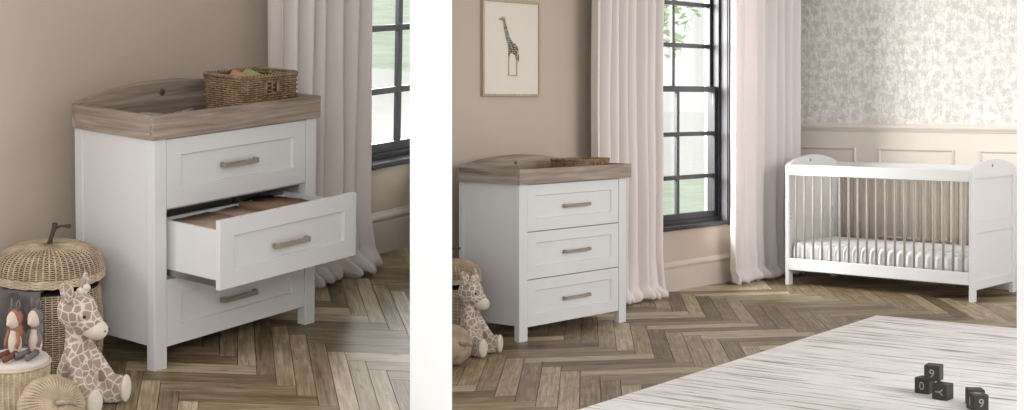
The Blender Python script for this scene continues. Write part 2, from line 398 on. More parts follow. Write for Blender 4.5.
# ------------------------------------------------------------------ floor
def herringbone(name, origin, cu_, cv_, region, planes, zbase=-.06, z0=0.0, tone_seed=1):
    """planks laid in a herringbone; origin = a plank corner, cu_/cv_ = plank-width steps, region = (x0,x1,y0,y1), planes = clipping planes"""
    rnd = random.Random(tone_seed)
    bm = bmesh.new(); uvl = bm.loops.layers.uv.new('UVMap'); tl = bm.loops.layers.float_color.new('tone')
    U = Vector((*cu_, 0)); V = Vector((*cv_, 0)); O = Vector((*origin, 0)); lu_, lv_ = U.length, V.length
    n = 7; g = .014
    x0, x1, y0, y1 = region
    def plank(a, b, la, lb, along):
        c = O+U*(a+la/2)+V*(b+lb/2)
        if not (x0-.6 < c.x < x1+.6 and y0-.6 < c.y < y1+.6): return
        tone = max(0, min(1, rnd.gauss(.5, .27))); ou, ov = rnd.random()*50, rnd.random()*50
        gu, gv = g*lv_/lu_*.8, g*lu_/lv_
        pts = [(a+gu, b+gv), (a+la-gu, b+gv), (a+la-gu, b+lb-gv), (a+gu, b+lb-gv)]
        top = [bm.verts.new(O+U*p+V*q+Vector((0, 0, z0))) for p, q in pts]
        bot = [bm.verts.new(O+U*p+V*q+Vector((0, 0, z0-.006))) for p, q in pts]
        fs = [(bm.faces.new(top), (0, 1, 2, 3))]+[(bm.faces.new((top[i], bot[i], bot[(i+1) % 4], top[(i+1) % 4])), (i, i, (i+1) % 4, (i+1) % 4)) for i in range(4)]
        for f, ix in fs:
            for l, i in zip(f.loops, ix):
                pu, pv = (pts[i][0]-a)*lu_, (pts[i][1]-b)*lv_
                l[uvl].uv = ((pu+ou, pv+ov) if along else (pv+ou, pu+ov)); l[tl] = (tone, tone, tone, 1)
    for y in range(-80, 81):
        for k in range(-14, 15):
            plank(-y+k*2*n, y, n, 1, True)
    for x in range(-80, 81):
        for k in range(-14, 15):
            yt = 2*n-1-x+k*2*n; plank(x, yt-n+1, 1, n, False)
    r = bmesh.ops.create_cube(bm, size=1)
    for v in r['verts']:
        v.co = Vector((x0-.2+(v.co.x+.5)*(x1-x0+.4), y0-.2+(v.co.y+.5)*(y1-y0+.4), zbase+(v.co.z+.5)*(z0-.005-zbase)))
    for f in {f for v in r['verts'] for f in v.link_faces}: f.material_index = 1
    for co, no in planes:
        bmesh.ops.bisect_plane(bm, geom=bm.verts[:]+bm.edges[:]+bm.faces[:], plane_co=co, plane_no=no, clear_outer=True)
    me = bpy.data.meshes.new(name); bm.to_mesh(me); bm.free()
    return struct(name, me, ['floor', 'branch'])

# ------------------------------------------------------------------ the camera position, in the right room's frame
CAM = Vector((-5.74475, -5.02823, 1.29599)); YAW = 0.8611
FWD = Vector((math.sin(YAW), math.cos(YAW), 0)); RGT = Vector((math.cos(YAW), -math.sin(YAW), 0))
FPX, CPX, CPY = 1422.945, 532.584, 101.256

# ---- added white slabs standing for the blank strips between and right of the rooms
def strip_slab(name, u0, u1, depth0, depth1, z0, z1, extra=0.0):
    um = (u0+u1)/2; t = (u1-u0)/FPX*depth0/2
    dr = (FWD+RGT*((um-CPX)/FPX)).normalized(); side = Vector((dr.y, -dr.x, 0))
    a = Vector((CAM.x, CAM.y, 0))+(FWD+RGT*((um-CPX)/FPX))*depth0
    b = Vector((CAM.x, CAM.y, 0))+(FWD+RGT*((um-CPX)/FPX))*depth1
    pts = [a-side*t, a+side*t, b+side*t, b-side*t]
    mb = MB().prism([(p.x, p.y) for p in pts], 'z', z0, z1)
    return struct(name, mb, 'divider', fix=True), a, side, t
strip_slab('gap_slab', 410, 452, 4.55, 8.25, -.25, 2.75)
strip_slab('border_slab', 1018, 1062, 5.35, 5.6, -.25, 2.75)

def ray_plane(u, sign):
    """vertical plane through the camera at picture column u; sign=+1 clears what lies to the right of it"""
    d = FWD+RGT*((u-CPX)/FPX); no = Vector((d.y, -d.x, 0)).normalized()*sign
    return Vector((CAM.x, CAM.y, 0)), no
def slab_plane(sign):
    d = (FWD+RGT*((431-CPX)/FPX)).normalized(); no = Vector((d.y, -d.x, 0))*sign
    return Vector((CAM.x, CAM.y, 0)), no

# ================================================================== RIGHT ROOM SHELL
ROOM = T_RIGHT
YW = .592; XW = 3.83; ZC = 2.7
RF = (-1.6, XW, -3.2, YW)
herringbone('floor', (-.453, -.543), (.0747, -.0601), (.1018, .0809), RF, [(Vector((0, YW+.02, 0)), Vector((0, 1, 0))), (Vector((XW+.02, 0, 0)), Vector((1, 0, 0))), (*slab_plane(-1),)], tone_seed=4)

def wall_with_opening(x0, x1, y0, y1, z0, z1, ox0, ox1, oz0, oz1):
    mb = MB(); mb.box(x0, ox0, y0, y1, z0, z1)
    if ox1 < x1: mb.box(ox1, x1, y0, y1, z0, z1)
    mb.box(ox0, min(ox1, x1), y0, y1, z0, oz0); mb.box(ox0, min(ox1, x1), y0, y1, oz1, z1); return mb
WX0, WX1, WZ0, WZ1 = 1.945, 2.955, .435, 2.36
struct('wall_back', wall_with_opening(.0, XW+.15, YW, YW+.2, -.05, ZC, WX0, WX1, WZ0, WZ1), 'wall')
# crib wall: panelling below, wallpaper above
mb = MB(); mb.box(XW, XW+.15, -2.3, YW, -.05, 1.105, 0); mb.box(XW, XW+.15, -2.3, YW, 1.105, ZC, 1)
struct('wall_right', mb, ['panel', 'paper'])

def base_profile(s=1):
    # (outward, z) : skirting with a moulded top
    return [(0, 0), (.024, 0), (.024, .150), (.013, .154), (.013, .162), (.027, .168), (.024, .180), (.012, .188), (.006, .198), (0, .198)]
def baseboard_x(name, x0, x1, yw, mat='trim'):
    mb = MB().prism([(yw-o, z) for o, z in base_profile()], 'x', x0, x1); return struct(name, mb, mat, fix=True)
baseboard_x('baseboard_back', .03, XW, YW)
mb = MB().prism([(XW-o, z) for o, z in base_profile()], 'y', -2.2, YW-.026); struct('baseboard_right', mb, 'panel', fix=True)
# dado rail
pr = [(0, 1.072), (.010, 1.074), (.014, 1.084), (.022, 1.092), (.030, 1.104), (.030, 1.120), (.020, 1.126), (.012, 1.132), (0, 1.132)]
struct('trim_1', MB().prism([(XW-o, z) for o, z in pr], 'y', -2.2, YW), 'panel', fix=True)
# picture-frame mouldings on the panelling
def moulding(name, y0, y1, z0, z1, w=.022, d=.014):
    mb = MB()
    def ring(a, o):
        return [(XW-o, y0+a, z0+a), (XW-o, y1-a, z0+a), (XW-o, y1-a, z1-a), (XW-o, y0+a, z1-a)]
    rs = [ring(0, 0), ring(.002, d*.6), ring(w*.35, d), ring(w*.65, d*.7), ring(w*.8, d*.35), ring(w, 0)]
    vs = [p for r in rs for p in r]; fs = []
    for i in range(len(rs)-1):
        for k in range(4):
            l = (k+1) % 4; fs.append((i*4+k, i*4+l, i*4+4+l, i*4+4+k))
    mb.add(vs, fs); return struct(name, mb, 'panel', fix=True)
moulding('trim_2', .03, .57, .292, .955); moulding('trim_3', -.735, -.150, .292, .955); moulding('trim_4', -1.50, -.915, .292, .955)

def window(name, x0, x1, z0, z1, yw, gx0, gx1, mull, rows, meet, xclip=None, zsill=.415):
    """black sash window set back in the wall opening; gx = glass edges"""
    yf = yw+.055
    X1 = x1 if xclip is None else xclip
    e = bpy.data.objects.new(name, None); COL.objects.link(e); TOPS.append((e, ROOM)); e['kind'] = 'structure'
    # casing + sill + reveal lining
    mb = MB(); mb.box(x0-.035, x0, yw-.014, yw, z0-.03, z1+.035); mb.box(x0, X1, yw-.014, yw, z1, z1+.035)
    if xclip is None: mb.box(x1, x1+.022, yw-.014, yw, z0-.03, z1+.035)
    ob('window_casing', mb, 'black', e, bevel=.002)
    ob('window_sill', MB().box(x0-.035, X1+(.022 if xclip is None else 0), yw-.03, yw+.05, z0-.022, z0+.004), 'black', e, bevel=.003)
    mb = MB(); mb.box(x0-.0005, x0+.006, yw, yf, z0, z1)
    if xclip is None: mb.box(x1-.006, x1+.0005, yw, yf, z0, z1)
    mb.box(x0, X1, yw, yf, z1-.006, z1)
    ob('window_reveal', mb, 'reveal', e)
    fr = MB(); fr.box(x0, gx0-.03, yf, yf+.10, z0, z1); fr.box(x0, X1, yf, yf+.10, z1-.03, z1); fr.box(x0, X1, yf-.005, yf+.10, z0, z0+.03)
    if xclip is None: fr.box(gx1+.03, x1, yf, yf+.10, z0, z1)
    ob('window_frame', fr, 'black', e, bevel=.002)
    GX1 = gx1 if xclip is None else X1
    for nm, ys, za, zb in (('lower', yf+.015, z0+.03, meet+.02), ('upper', yf+.055, meet-.02, z1-.03)):
        sa = MB(); sa.box(gx0-.032, gx0, ys, ys+.035, za, zb)
        if xclip is None: sa.box(gx1, gx1+.032, ys, ys+.035, za, zb)
        sa.box(gx0, GX1, ys, ys+.035, za, za+(.045 if nm == 'lower' else .04)); sa.box(gx0, GX1, ys, ys+.035, zb-.04, zb)
        for m_ in mull:
            if m_ < GX1-.02: sa.box(m_-.015, m_+.015, ys+.006, ys+.03, za+.04, zb-.04)
        for r_ in rows:
            if za+.05 < r_ < zb-.05: sa.box(gx0, GX1, ys+.005, ys+.029, r_-.015, r_+.015)
        s_ = ob('window_sash', sa, 'black', e, bevel=.0015)
        ob('window_pane', MB().box(gx0-.003, GX1-.001, ys+.017, ys+.020, za+.03, zb-.03), 'glass', s_)
    return e
ROWS = (.762, 1.065, 1.69, 1.985)
window('window_1', WX0, WX1, WZ0, WZ1, YW, 2.00, 2.894, (2.447,), ROWS, 1.382)
struct('ceiling', MB().box(-3.5, XW+.15, -4.2, YW+.2, ZC, ZC+.1), 'ceil')

# ================================================================== LEFT ROOM SHELL
ROOM = T_LEFT
YL = .583
iL = T_LEFT.inverted(); i3 = iL.to_3x3()
def to_left(pl): return iL@Vector((*pl[0][:2], 0)), (T_LEFT.to_3x3().transposed()@pl[1])
sp = slab_plane(1)
herringbone('floor', (1.433, .343), (.036, -.0554), (.070, .073), (-1.3, 2.35, -1.2, YL), [(Vector((0, YL+.02, 0)), Vector((0, 1, 0))), to_left(sp)], tone_seed=11)
struct('wall_back', wall_with_opening(-1.2, 2.20, YL, YL+.2, -.05, ZC, 1.61, 2.61, WZ0, WZ1), 'wall')
baseboard_x('baseboard_back', -1.2, 2.19, YL)
window('window_2', 1.61, 2.61, WZ0, WZ1, YL, 1.66, 2.555, (2.107,), ROWS, 1.382, xclip=2.195)
struct('ceiling', MB().box(-2.4, 2.2, -1.2, YL+.2, ZC, ZC+.1), 'ceil')

# ================================================================== FURNITURE BUILDERS
def drawer_front(x0, x1, z0, z1, y0, t=.02, ix=.066, iz=(.060, .066), rec=.011):
    """shaker front: face at y0 (toward -y), centre recessed"""
    y1 = y0+t; b = .003
    a0, a1, c0, c1 = x0+ix, x1-ix, z0+iz[1], z1-iz[0]
    mb = MB()
    vs = [(x0, y0, z0), (x1, y0, z0), (x1, y0, z1), (x0, y0, z1),
          (a0, y0, c0), (a1, y0, c0), (a1, y0, c1), (a0, y0, c1),
          (a0+b, y0+rec, c0+b), (a1-b, y0+rec, c0+b), (a1-b, y0+rec, c1-b), (a0+b, y0+rec, c1-b),
          (x0, y1, z0), (x1, y1, z0), (x1, y1, z1), (x0, y1, z1)]
    fs = []
    for i in range(4):
        j = (i+1) % 4; fs += [(i, j, 4+j, 4+i), (4+i, 4+j, 8+j, 8+i), (i, 12+i, 12+j, j)]
    fs += [(8, 9, 10, 11), (15, 14, 13, 12)]
    return mb.add(vs, fs)

def handle_mb(xc, zc, y0, L):
    mb = MB(); pts = []
    h = L/2; d = .026
    # flat bar bent back at both ends
    out = [(-h, 0), (-h, -.019), (-h+.004, -.0245), (-h+.012, -d), (h-.012, -d), (h-.004, -.0245), (h, -.019), (h, 0), (h-.013, 0), (h-.013, -.015), (h-.016, -.017), (-h+.016, -.017), (-h+.013, -.015), (-h+.013, 0)]
    mb.prism([(xc+x, y0+y) for x, y in out], 'z', zc-.0085, zc+.0085)
    return mb

def chest(W, D, w, d, Hb, zs, hz, hx, hL, label, open_mid=0.0, ixz=None, rise=0):
    t = thing('chest_of_drawers', label, 'chest of drawers')
    for lx in (0, W-w):
        ob('leg', MB().box(lx, lx+w, 0, d, 0, Hb-.001), 'chest_white', t, bevel=.002)
        ob('leg', MB().box(lx, lx+w, D-d, D, 0, Hb-.001), 'chest_white', t, bevel=.002)
    for sx in (.005, W-.005-.018):
        ob('side_panel', MB().box(sx, sx+.018, d, D-d, .085, Hb-.001), 'chest_white', t)
    ob('back_panel', MB().box(w, W-w, D-.015, D-.005, .085, Hb-.001), 'chest_white', t)
    ob('top_board', MB().box(w, W-w, .02, D-.015, Hb-.016, Hb-.001), 'chest_white', t)
    ob('bottom_board', MB().box(.023, W-.023, d, D-.016, .088, .104), 'chest_white', t)
    for k in (0, 1):
        zz = (zs[k][0]+zs[k+1][1])/2
        ob('drawer_rail', MB().box(w, W-w, .028, .06, zz-.008, zz+.008), 'chest_white', t)
    for k, (z0, z1) in enumerate(zs):
        off = -open_mid if (k == 1 and open_mid) else 0
        x0, x1 = w+.003, W-w-.003
        o = ob('drawer', drawer_front(x0, x1, z0, z1, .003+off), 'chest_white', t, fix=True, bevel=.0012)
        if off: o['label'] = 'pulled-out middle drawer'
        ob('handle', handle_mb(hx, hz[k], .010+off, hL), 'handle', o, fix=True, bevel=.0015)
        # drawer box
        bx0, bx1, by0, by1, bz0, bz1 = x0+.012, x1-.012, .0235+off, D-.06+off*1.0, z0+.018, z1-.038
        mb = MB(); mb.box(bx0, bx0+.012, by0, by1, bz0, bz1); mb.box(bx1-.012, bx1, by0, by1, bz0, bz1)
        mb.box(bx0+.012, bx1-.012, by1-.012, by1, bz0, bz1-.01); mb.box(bx0+.012, bx1-.012, by0, by1-.012, bz0+.01, bz0+.016)
        ob('drawer_box', mb, 'chest_white', o)
        if off:
            ob('runner', MB().box(bx0-.006, bx0-.0005, by0+.01, by1, bz0-.010, bz0+.012), 'screw', o)
    return t

def tray(W, D, o_, Hb, H, peak, label):
    t = thing('changing_tray', label, 'changing tray')
    th = .020; z0 = Hb
    ob('front_rail', MB().box(-o_, W+o_, -o_, -o_+th, z0, H), 'oak', t, bevel=.0015)
    ob('side_rail', MB().box(-o_, -o_+th, -o_+th, D-.018, z0, H), 'oak_y', t, bevel=.0015)
    ob('side_rail', MB().box(W+o_-th, W+o_, -o_+th, D-.018, z0, H), 'oak_y', t, bevel=.0015)
    n = 28; pts = [(W+o_, z0), (W+o_, H+.002)]
    for i in range(1, n):
        u = i/n; x = W+o_-u*(W+2*o_); s = math.sin(PI*u)
        pts.append((x, H+.002+(peak-H)*(s**.85)))
    pts += [(-o_, H+.002), (-o_, z0)]
    ob('back_panel', MB().prism(pts, 'y', D-.018, D), 'oak', t, fix=True, bevel=.0015)
    ob('tray_base', MB().box(-o_+th, W+o_-th, -o_+th, D-.018, z0, z0+.012), 'oak', t)
    ob('screw', MB().lathe([(.001, 0), (.012, 0), (.012, .003), (.002, .004)], 14), 'screw', t, loc=(W*.48, D-.018, H+.012), rot=(PI/2, 0, 0))
    return t

def woven(mb, S, nst, zs, amp, rw, rs, closed=True, seg=4, mi=0):
    """S(t, s) -> (point, normal); weavers go round, stakes run up"""
    nr = zs
    for j in range(nr):
        s_ = (j+.5)/nr; pts = []
        n = nst*seg
        for k in range(n):
            t_ = k/n; p, nn = S(t_, s_)
            pts.append(p+nn*amp*math.cos(PI*nst*t_+PI*j))
        mb.tube(pts, rw, 4, closed=True, mi=mi)
    for k in range(nst):
        t_ = k/nst; pts = []
        for i in range(13):
            p, nn = S(t_, i/12); pts.append(p)
        mb.tube(pts, rs, 4, mi=mi)

def rect_path(W, D, r=.03):
    """rounded rectangle path; returns function t-> (x,y,nx,ny)"""
    segs = []; 
    cs = [(W/2-r, D/2-r, 0), (-W/2+r, D/2-r, PI/2), (-W/2+r, -D/2+r, PI), (W/2-r, -D/2+r, 1.5*PI)]
    pts = []
    for cx, cy, a0 in cs:
        for i in range(7):
            a = a0+PI/2*i/6; pts.append((cx+r*math.cos(a), cy+r*math.sin(a), math.cos(a), math.sin(a)))
    L = [0]
    for i in range(len(pts)):
        a, b = pts[i], pts[(i+1) % len(pts)]; L.append(L[-1]+math.hypot(b[0]-a[0], b[1]-a[1]))
    T = L[-1]
    def f(t):
        d = (t % 1)*T
        for i in range(len(pts)):
            if L[i+1] >= d:
                a, b = pts[i], pts[(i+1) % len(pts)]; u = (d-L[i])/max(1e-9, L[i+1]-L[i])
                v = [a[q]*(1-u)+b[q]*u for q in range(4)]; return v
        return pts[0]
    return f

def wicker_basket(loc, W, D, H, label, rz=0):
    t = thing('wicker_basket', label, 'basket', loc, rz)
    f = rect_path(W, D, .028)
    def S(t_, s):
        x, y, nx, ny = f(t_); k = 1+.05*s; dip = .012*math.cos(4*PI*(t_)+0)*0
        return Vector((x*k, y*k, .004+s*(H-.012)+dip)), Vector((nx, ny, 0)).normalized()
    mb = MB(); woven(mb, S, 44, 17, .0035, .0040, .0030)
    ob('woven_body', mb, 'wicker_dark', t, smooth=True)
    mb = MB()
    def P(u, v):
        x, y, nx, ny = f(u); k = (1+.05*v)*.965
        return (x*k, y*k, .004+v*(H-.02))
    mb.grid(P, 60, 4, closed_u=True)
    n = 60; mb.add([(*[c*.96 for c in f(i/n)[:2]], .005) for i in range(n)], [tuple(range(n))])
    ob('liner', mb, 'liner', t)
    mb = MB()
    for ph in (0, PI):
        pts = []
        for k in range(180):
            u = k/180; x, y, nx, ny = f(u); a = u*2*PI*30+ph
            pts.append((x*1.05+nx*.005*math.cos(a), y*1.05+ny*.005*math.cos(a), H-.004+.005*math.sin(a)+.004))
        mb.tube(pts, .0042, 5, closed=True)
    ob('braided_rim', mb, 'wicker_dark', t, smooth=True)
    # hand hole on the front face
    mb = MB()
    for sx in (-.030, .030, 0):
        mb.tube([(sx, -D/2*1.04-.004, H*.56), (sx, -D/2*1.05-.004, H*.86)], .0045 if sx else .004, 6)
    for sz in (.56, .86): mb.tube([(-.033, -D/2*1.045-.004, H*sz), (.033, -D/2*1.045-.004, H*sz)], .0035, 6)
    hg = ob('hand_hole', mb, 'wicker_dark', t, smooth=True)
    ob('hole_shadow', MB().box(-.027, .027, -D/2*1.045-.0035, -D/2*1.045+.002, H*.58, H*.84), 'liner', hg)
    return t

def roll(name, loc, r, L, mat, label, cat, rz=0, rx=0, group=None):
    """rolled cloth with a visible spiral at its end"""
    mb = MB(); pts = []; n = 64; turns = 2.6
    prof = []
    for i in range(n):
        a = turns*2*PI*i/(n-1); rr = r*(.25+.75*i/(n-1)); prof.append((rr*math.cos(a), rr*math.sin(a)))
    def P(u, v):
        k = u*(n-1); i = min(n-2, int(k)); w = k-i
        x = prof[i][0]*(1-w)+prof[i+1][0]*w; z = prof[i][1]*(1-w)+prof[i+1][1]*w
        return (x, (v-.5)*L, z+r)
    mb.grid(P, n, 6)
    o = ob(name, mb, mat, smooth=True, solid=.005, loc=loc, rot=(rx, 0, rz)); return tag(o, label, cat, group)

# ---- plush giraffe
def capsule(mb, a, b, ra, rb, n=9):
    a, b = Vector(a), Vector(b)
    for i in range(n):
        u = i/(n-1); mb.ball(a.lerp(b, u), ra*(1-u)+rb*u, seg=14, rings=9)

def giraffe(loc, rz, label, head_turn=-.15, s=1.0):
    t = thing('plush_giraffe', label, 'soft toy', loc, rz)
    mb = MB()
    # pear body, neck, head (facing +x)
    mb.ball((-.005, 0, .070), (.070, .072, .070)); mb.ball((-.004, 0, .110), (.062, .062, .070)); mb.ball((0, 0, .150), (.052, .052, .060))
    capsule(mb, (0, 0, .165), (.002, 0, .285), .043, .033)
    R = Matrix.Rotation(head_turn, 3, 'Z')@Matrix.Rotation(.22, 3, 'Y'); hc = Vector((.004, 0, .322)); HS = 1.08
    def h(p): return hc+R@(Vector(p)*HS)
    mb.ball(h((0, 0, 0)), (.066, .062, .064)); 
    mb.ball(h((.036, 0, -.024)), (.053, .047, .043), R)
    # arms: shoulders to paws resting beside the legs
    for sy in (-1, 1):
        capsule(mb, (.012, sy*.040, .195), (.052, sy*.072, .110), .024, .023, 7)
        capsule(mb, (.052, sy*.072, .110), (.088, sy*.068, .066), .023, .025, 7)
    # legs stretched forward and apart
    for sy in (-1, 1):
        capsule(mb, (.01, sy*.038, .036), (.092, sy*.072, .031), .037, .030, 8)
        capsule(mb, (.098, sy*.076, .034), (.108, sy*.080, .066), .033, .031, 4)
    capsule(mb, (-.06, .0, .05), (-.10, .02, .02), .010, .008, 6)
    me = baked(mb, [('REMESH', dict(mode='VOXEL', voxel_size=.0055)), ('SMOOTH', dict(factor=.6, iterations=9))], 'giraffe_body')
    ob('body', me, 'plush', t, smooth=True)
    mz = MB(); mz.ball(h((.068, 0, -.040)), (.041, .038, .034), R); mz.ball(h((.052, 0, -.034)), (.041, .040, .037), R)
    me = baked(mz, [('REMESH', dict(mode='VOXEL', voxel_size=.004)), ('SMOOTH', dict(factor=.5, iterations=5))], 'giraffe_muzzle')
    mzo = ob('muzzle', me, 'cream_plush', t, smooth=True)
    for sy in (-1, 1):
        ob('nostril', MB().ball(h((.1035, sy*.014, -.032)), .0028, seg=8, rings=6), 'eye', mzo, smooth=True)
        ob('eye', MB().ball(h((.042, sy*.042, .004)), .0058, seg=12, rings=8), 'eye', t, smooth=True)
        # ears: cupped leaves, spread sideways and up
        e = MB(); base = h((-.012, sy*.038, .038)); d = (R@Vector((-.22, sy*.60, .80))).normalized(); sd = (R@Vector((.25, -sy*.75, .6))); fr = R@Vector((1, 0, 0)); wv = d.cross(fr).normalized()
        def P(u, v, base=base, d=d, wv=wv, fr=fr):
            wd = .021*math.sin(PI*min(1, v*.93+.07))**.7; x = (u-.5)*2
            return base+d*(.080*v)+wv*wd*1.35*x+fr*(.010*(x*x)*math.sin(PI*v)-.004)
        e.grid(P, 9, 12); er = ob('ear', e, 'plush', t, smooth=True, solid=.011)
        # horn
        hb = h((.004, sy*.017, .045)); hd = (R@Vector((.05, sy*.2, 1))).normalized()
        hr = MB().tube([hb, hb+hd*.022], .0075, 8); hr.ball(hb+hd*.028, .0125, seg=12, rings=8)
        ob('horn', hr, 'cream_plush', t, smooth=True)
        # foot sole
        ang = sy*.55; q = Matrix.Rotation(ang*.35, 3, 'Z')
        ob('foot_sole', MB().ball((.128, sy*.084, .052), (.014, .033, .046), q, seg=24, rings=14), 'cream_plush', t, smooth=True)
    t.scale = (s, s, s)
    return t

# ---- pumpkin shaped lidded basket
def pumpkin_basket(loc, label, R=.18, zb=.312, lid=.336, top=.447):
    t = thing('lidded_wicker_basket', label, 'basket', loc)
    def S(t_, s):
        a = 2*PI*t_; r = R*(.90+.07*math.sin(PI*min(1, s*.9+.05))); return Vector((r*math.cos(a), r*math.sin(a), .006+s*(zb-.012))), Vector((math.cos(a), math.sin(a), 0))
    mb = MB(); woven(mb, S, 52, 40, .0022, .0026, .0030, seg=2)
    ob('woven_body', mb, 'wicker', t, smooth=True)
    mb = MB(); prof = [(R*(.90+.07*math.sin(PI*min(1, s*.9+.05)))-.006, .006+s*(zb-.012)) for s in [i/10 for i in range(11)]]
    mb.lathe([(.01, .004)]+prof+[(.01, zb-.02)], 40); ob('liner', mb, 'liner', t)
    # lid
    l = MB(); H = top-lid
    def L(t_, s):
        a = 2*PI*t_; s2 = s; 
        r = R*max(0, 1-s2**2.3)**.62 if s2 < 1 else .004
        z = lid+.022+(H-.022)*math.sin(s2*PI/2)**1.05
        # pumpkin ribs
        rr = r*(1+.012*math.cos(10*a))
        nrm = Vector((math.cos(a)*math.cos(s2*PI/2), math.sin(a)*math.cos(s2*PI/2), math.sin(s2*PI/2)+.15)).normalized()
        return Vector((rr*math.cos(a), rr*math.sin(a), z)), nrm
    woven(l, L, 54, 20, .0018, .0024, .0036, seg=2)
    lo = ob('lid', l, 'wicker', t, smooth=True)
    bd = MB()
    for j in range(5): bd.tube([(R*1.01*math.cos(2*PI*k/64), R*1.01*math.sin(2*PI*k/64), lid+j*.0052+.0015*math.sin(2*PI*k/64*24+j*PI)) for k in range(64)], .0034, 5, closed=True)
    ob('lid_rim', bd, 'wicker_pale', lo, smooth=True)
    ins = MB(); ins.lathe([(R*.97, lid+.002), (R*.96, lid+.024)]+[((L(0, s)[0].x-.004)*.985, L(0, s)[0].z-.005) for s in (.1, .25, .4, .55, .7, .85, .97)], 48)
    ob('lid_lining', ins, 'liner', lo, smooth=True)
    st = MB(); z = top-.006
    st.tube([(0, 0, z), (.006, -.003, z+.025), (.012, -.008, z+.050), (.018, -.012, z+.068), (.016, -.012, z+.078)], [.010, .007, .0075, .009, .010], 8)
    st.tube([(.015, -.010, z+.060), (.032, -.024, z+.068), (.050, -.038, z+.067)], [.005, .0042, .0065], 7)
    st.ball((.052, -.040, z+.067), (.008, .008, .008), seg=10, rings=7)
    ob('twig_stem', st, 'branch', lo, smooth=True)
    return t

# ---- small wicker pumpkin lying tipped over, stem pointing along +x (raised by tilt)
def pumpkin_toy(loc, rz, tilt, R, label):
    t = thing('wicker_pumpkin', label, 'toy', loc, rz)
    Mx = Matrix.Rotation(-tilt, 3, 'Y')
    def S(t_, s):
        a = 2*PI*t_; ph = (s-.5)*PI*.97
        r = R*math.cos(ph)**.85*(1+.02*math.cos(9*a)); x = R*.74*math.sin(ph)
        return Mx@Vector((x, r*math.cos(a), r*math.sin(a))), (Mx@Vector((math.sin(ph), math.cos(ph)*math.cos(a), math.cos(ph)*math.sin(a)))).normalized()
    e = MB(); woven(e, S, 50, 50, .0008, .0016, .0036, seg=2); ob('woven_shell', e, 'wicker', t, smooth=True)
    l = MB(); l.ball((0, 0, 0), 1, seg=24, rings=14)
    l.v = [tuple(Mx@Vector((x*R*.70, y*R*.955, z*R*.955))) for x, y, z in l.v]
    ob('lining', l, 'wicker_dark', t, smooth=True)
    p0 = Mx@Vector((R*.70, 0, 0)); d = Mx@Vector((1, 0, 0))
    pts = [p0, p0+d*.014, p0+d*.026+Vector((.004, .010, -.002)), p0+d*.038+Vector((.004, .026, -.008)), p0+d*.042+Vector((.004, .040, -.012))]
    ob('twig_stem', MB().tube(pts, [.012, .009, .008, .0085, .010], 9), 'oak', t, smooth=True)
    return t

# ---- curtains
def curtain(name, x0, x1, y, ztop, n, amp, mat, label, flare=(.0, .08), pool=.10, seed=0, blen=.0, group=None):
    r = random.Random(seed); ph = [r.uniform(-.8, .8) for _ in range(n+2)]; am = [r.uniform(.7, 1.15) for _ in range(n+2)]
    def wave(u):
        k = u*n; i = int(k); w = k-i; w = w*w*(3-2*w); a = am[i]*(1-w)+am[i+1]*w; p = ph[i]*(1-w)+ph[i+1]*w
        q = math.cos(2*PI*k+p); return a*(math.copysign(abs(q)**.8, q))
    def P(u, v):
        z = ztop*(1-v)
        low = max(0, 1-z/.32); low2 = max(0, 1-z/.085)
        x = x0-flare[0]*low**1.7+(x1-x0+(flare[0]+flare[1])*low**1.7)*u
        w_ = wave(u)
        yy = y-amp*(1-.65*low2)*w_*(.88+.22*noise.noise(Vector((u*3, z*1.0, seed))))+.012*noise.noise(Vector((u*7, z*1.2, seed+5)))
        yy -= .010*math.cos(2*PI*n*u*2.3+seed)*(.35+.9*low)+.020*low2*math.sin(2*PI*n*u*2.6+seed*2)
        lump = .55+.30*math.sin(2*PI*u*n*1.35+seed)+.25*math.sin(2*PI*u*n*2.2+seed*3)
        yy -= pool*1.15*math.exp(-((z-.030)/.050)**2)*lump+.012*low
        yy += .016*math.exp(-((z-.10)/.03)**2)*lump
        x += .010*noise.noise(Vector((u*5, z*.9, seed+9)))+.016*low*math.sin(2*PI*n*u*.9+seed)
        zz = z+.020*low2*(.5+.5*math.sin(2*PI*u*n*1.35+seed+1))+.002
        return (x, yy, zz)
    mb = MB(); nv = 70
    vs_v = [i/(44)*.88 for i in range(45)]+[.88+.12*i/25 for i in range(1, 26)]
    nu = n*16
    vs = [P(i/(nu-1), v) for v in vs_v for i in range(nu)]
    fs = [(j*nu+i, (j+1)*nu+i, (j+1)*nu+i+1, j*nu+i+1) for j in range(len(vs_v)-1) for i in range(nu-1)]
    mb.add(vs, fs)
    o = ob(name, mb, mat, smooth=True, solid=.003); return tag(o, label, 'curtain', group)

# ================================================================== RIGHT ROOM CONTENTS
ROOM = T_RIGHT
chest(.952, .448, .068, .036, .849, [(.590, .843), (.331, .585), (.074, .326)], (.714, .459, .200), .494, .232,
      'white three-drawer chest with every drawer shut, beside the window curtain under the framed print')
tray(.952, .448, .0225, .849, .930, .985, 'grey oak changing tray on the chest with closed drawers, small basket at its right')
wicker_basket((.765, .195, .862), .29, .205, .094, 'low brown wicker basket showing only its rim above the tray of the closed chest')
roll('rolled_cloth', (.775, .19, .885), .028, .12, 'tan_cloth', 'tan rolled cloth poking over the low basket on the closed chest', 'cloth', .4)
roll('rolled_cloth', (.845, .20, .885), .030, .12, 'green_cloth', 'sage green rolled cloth, right of the tan one in the low basket', 'cloth', .2)

curtain('curtain', 1.195, 1.885, .44, 2.62, 7, .060, 'curtain', 'blush floor-length curtain left of the black window, between it and the closed chest', (.06, .05), .06, 3)
curtain('curtain', 2.765, 3.68, .44, 2.62, 7, .050, 'sheer', 'pale floor-length curtain in the corner, right of the black window, behind the crib', (-.0, .02), .05, 8)

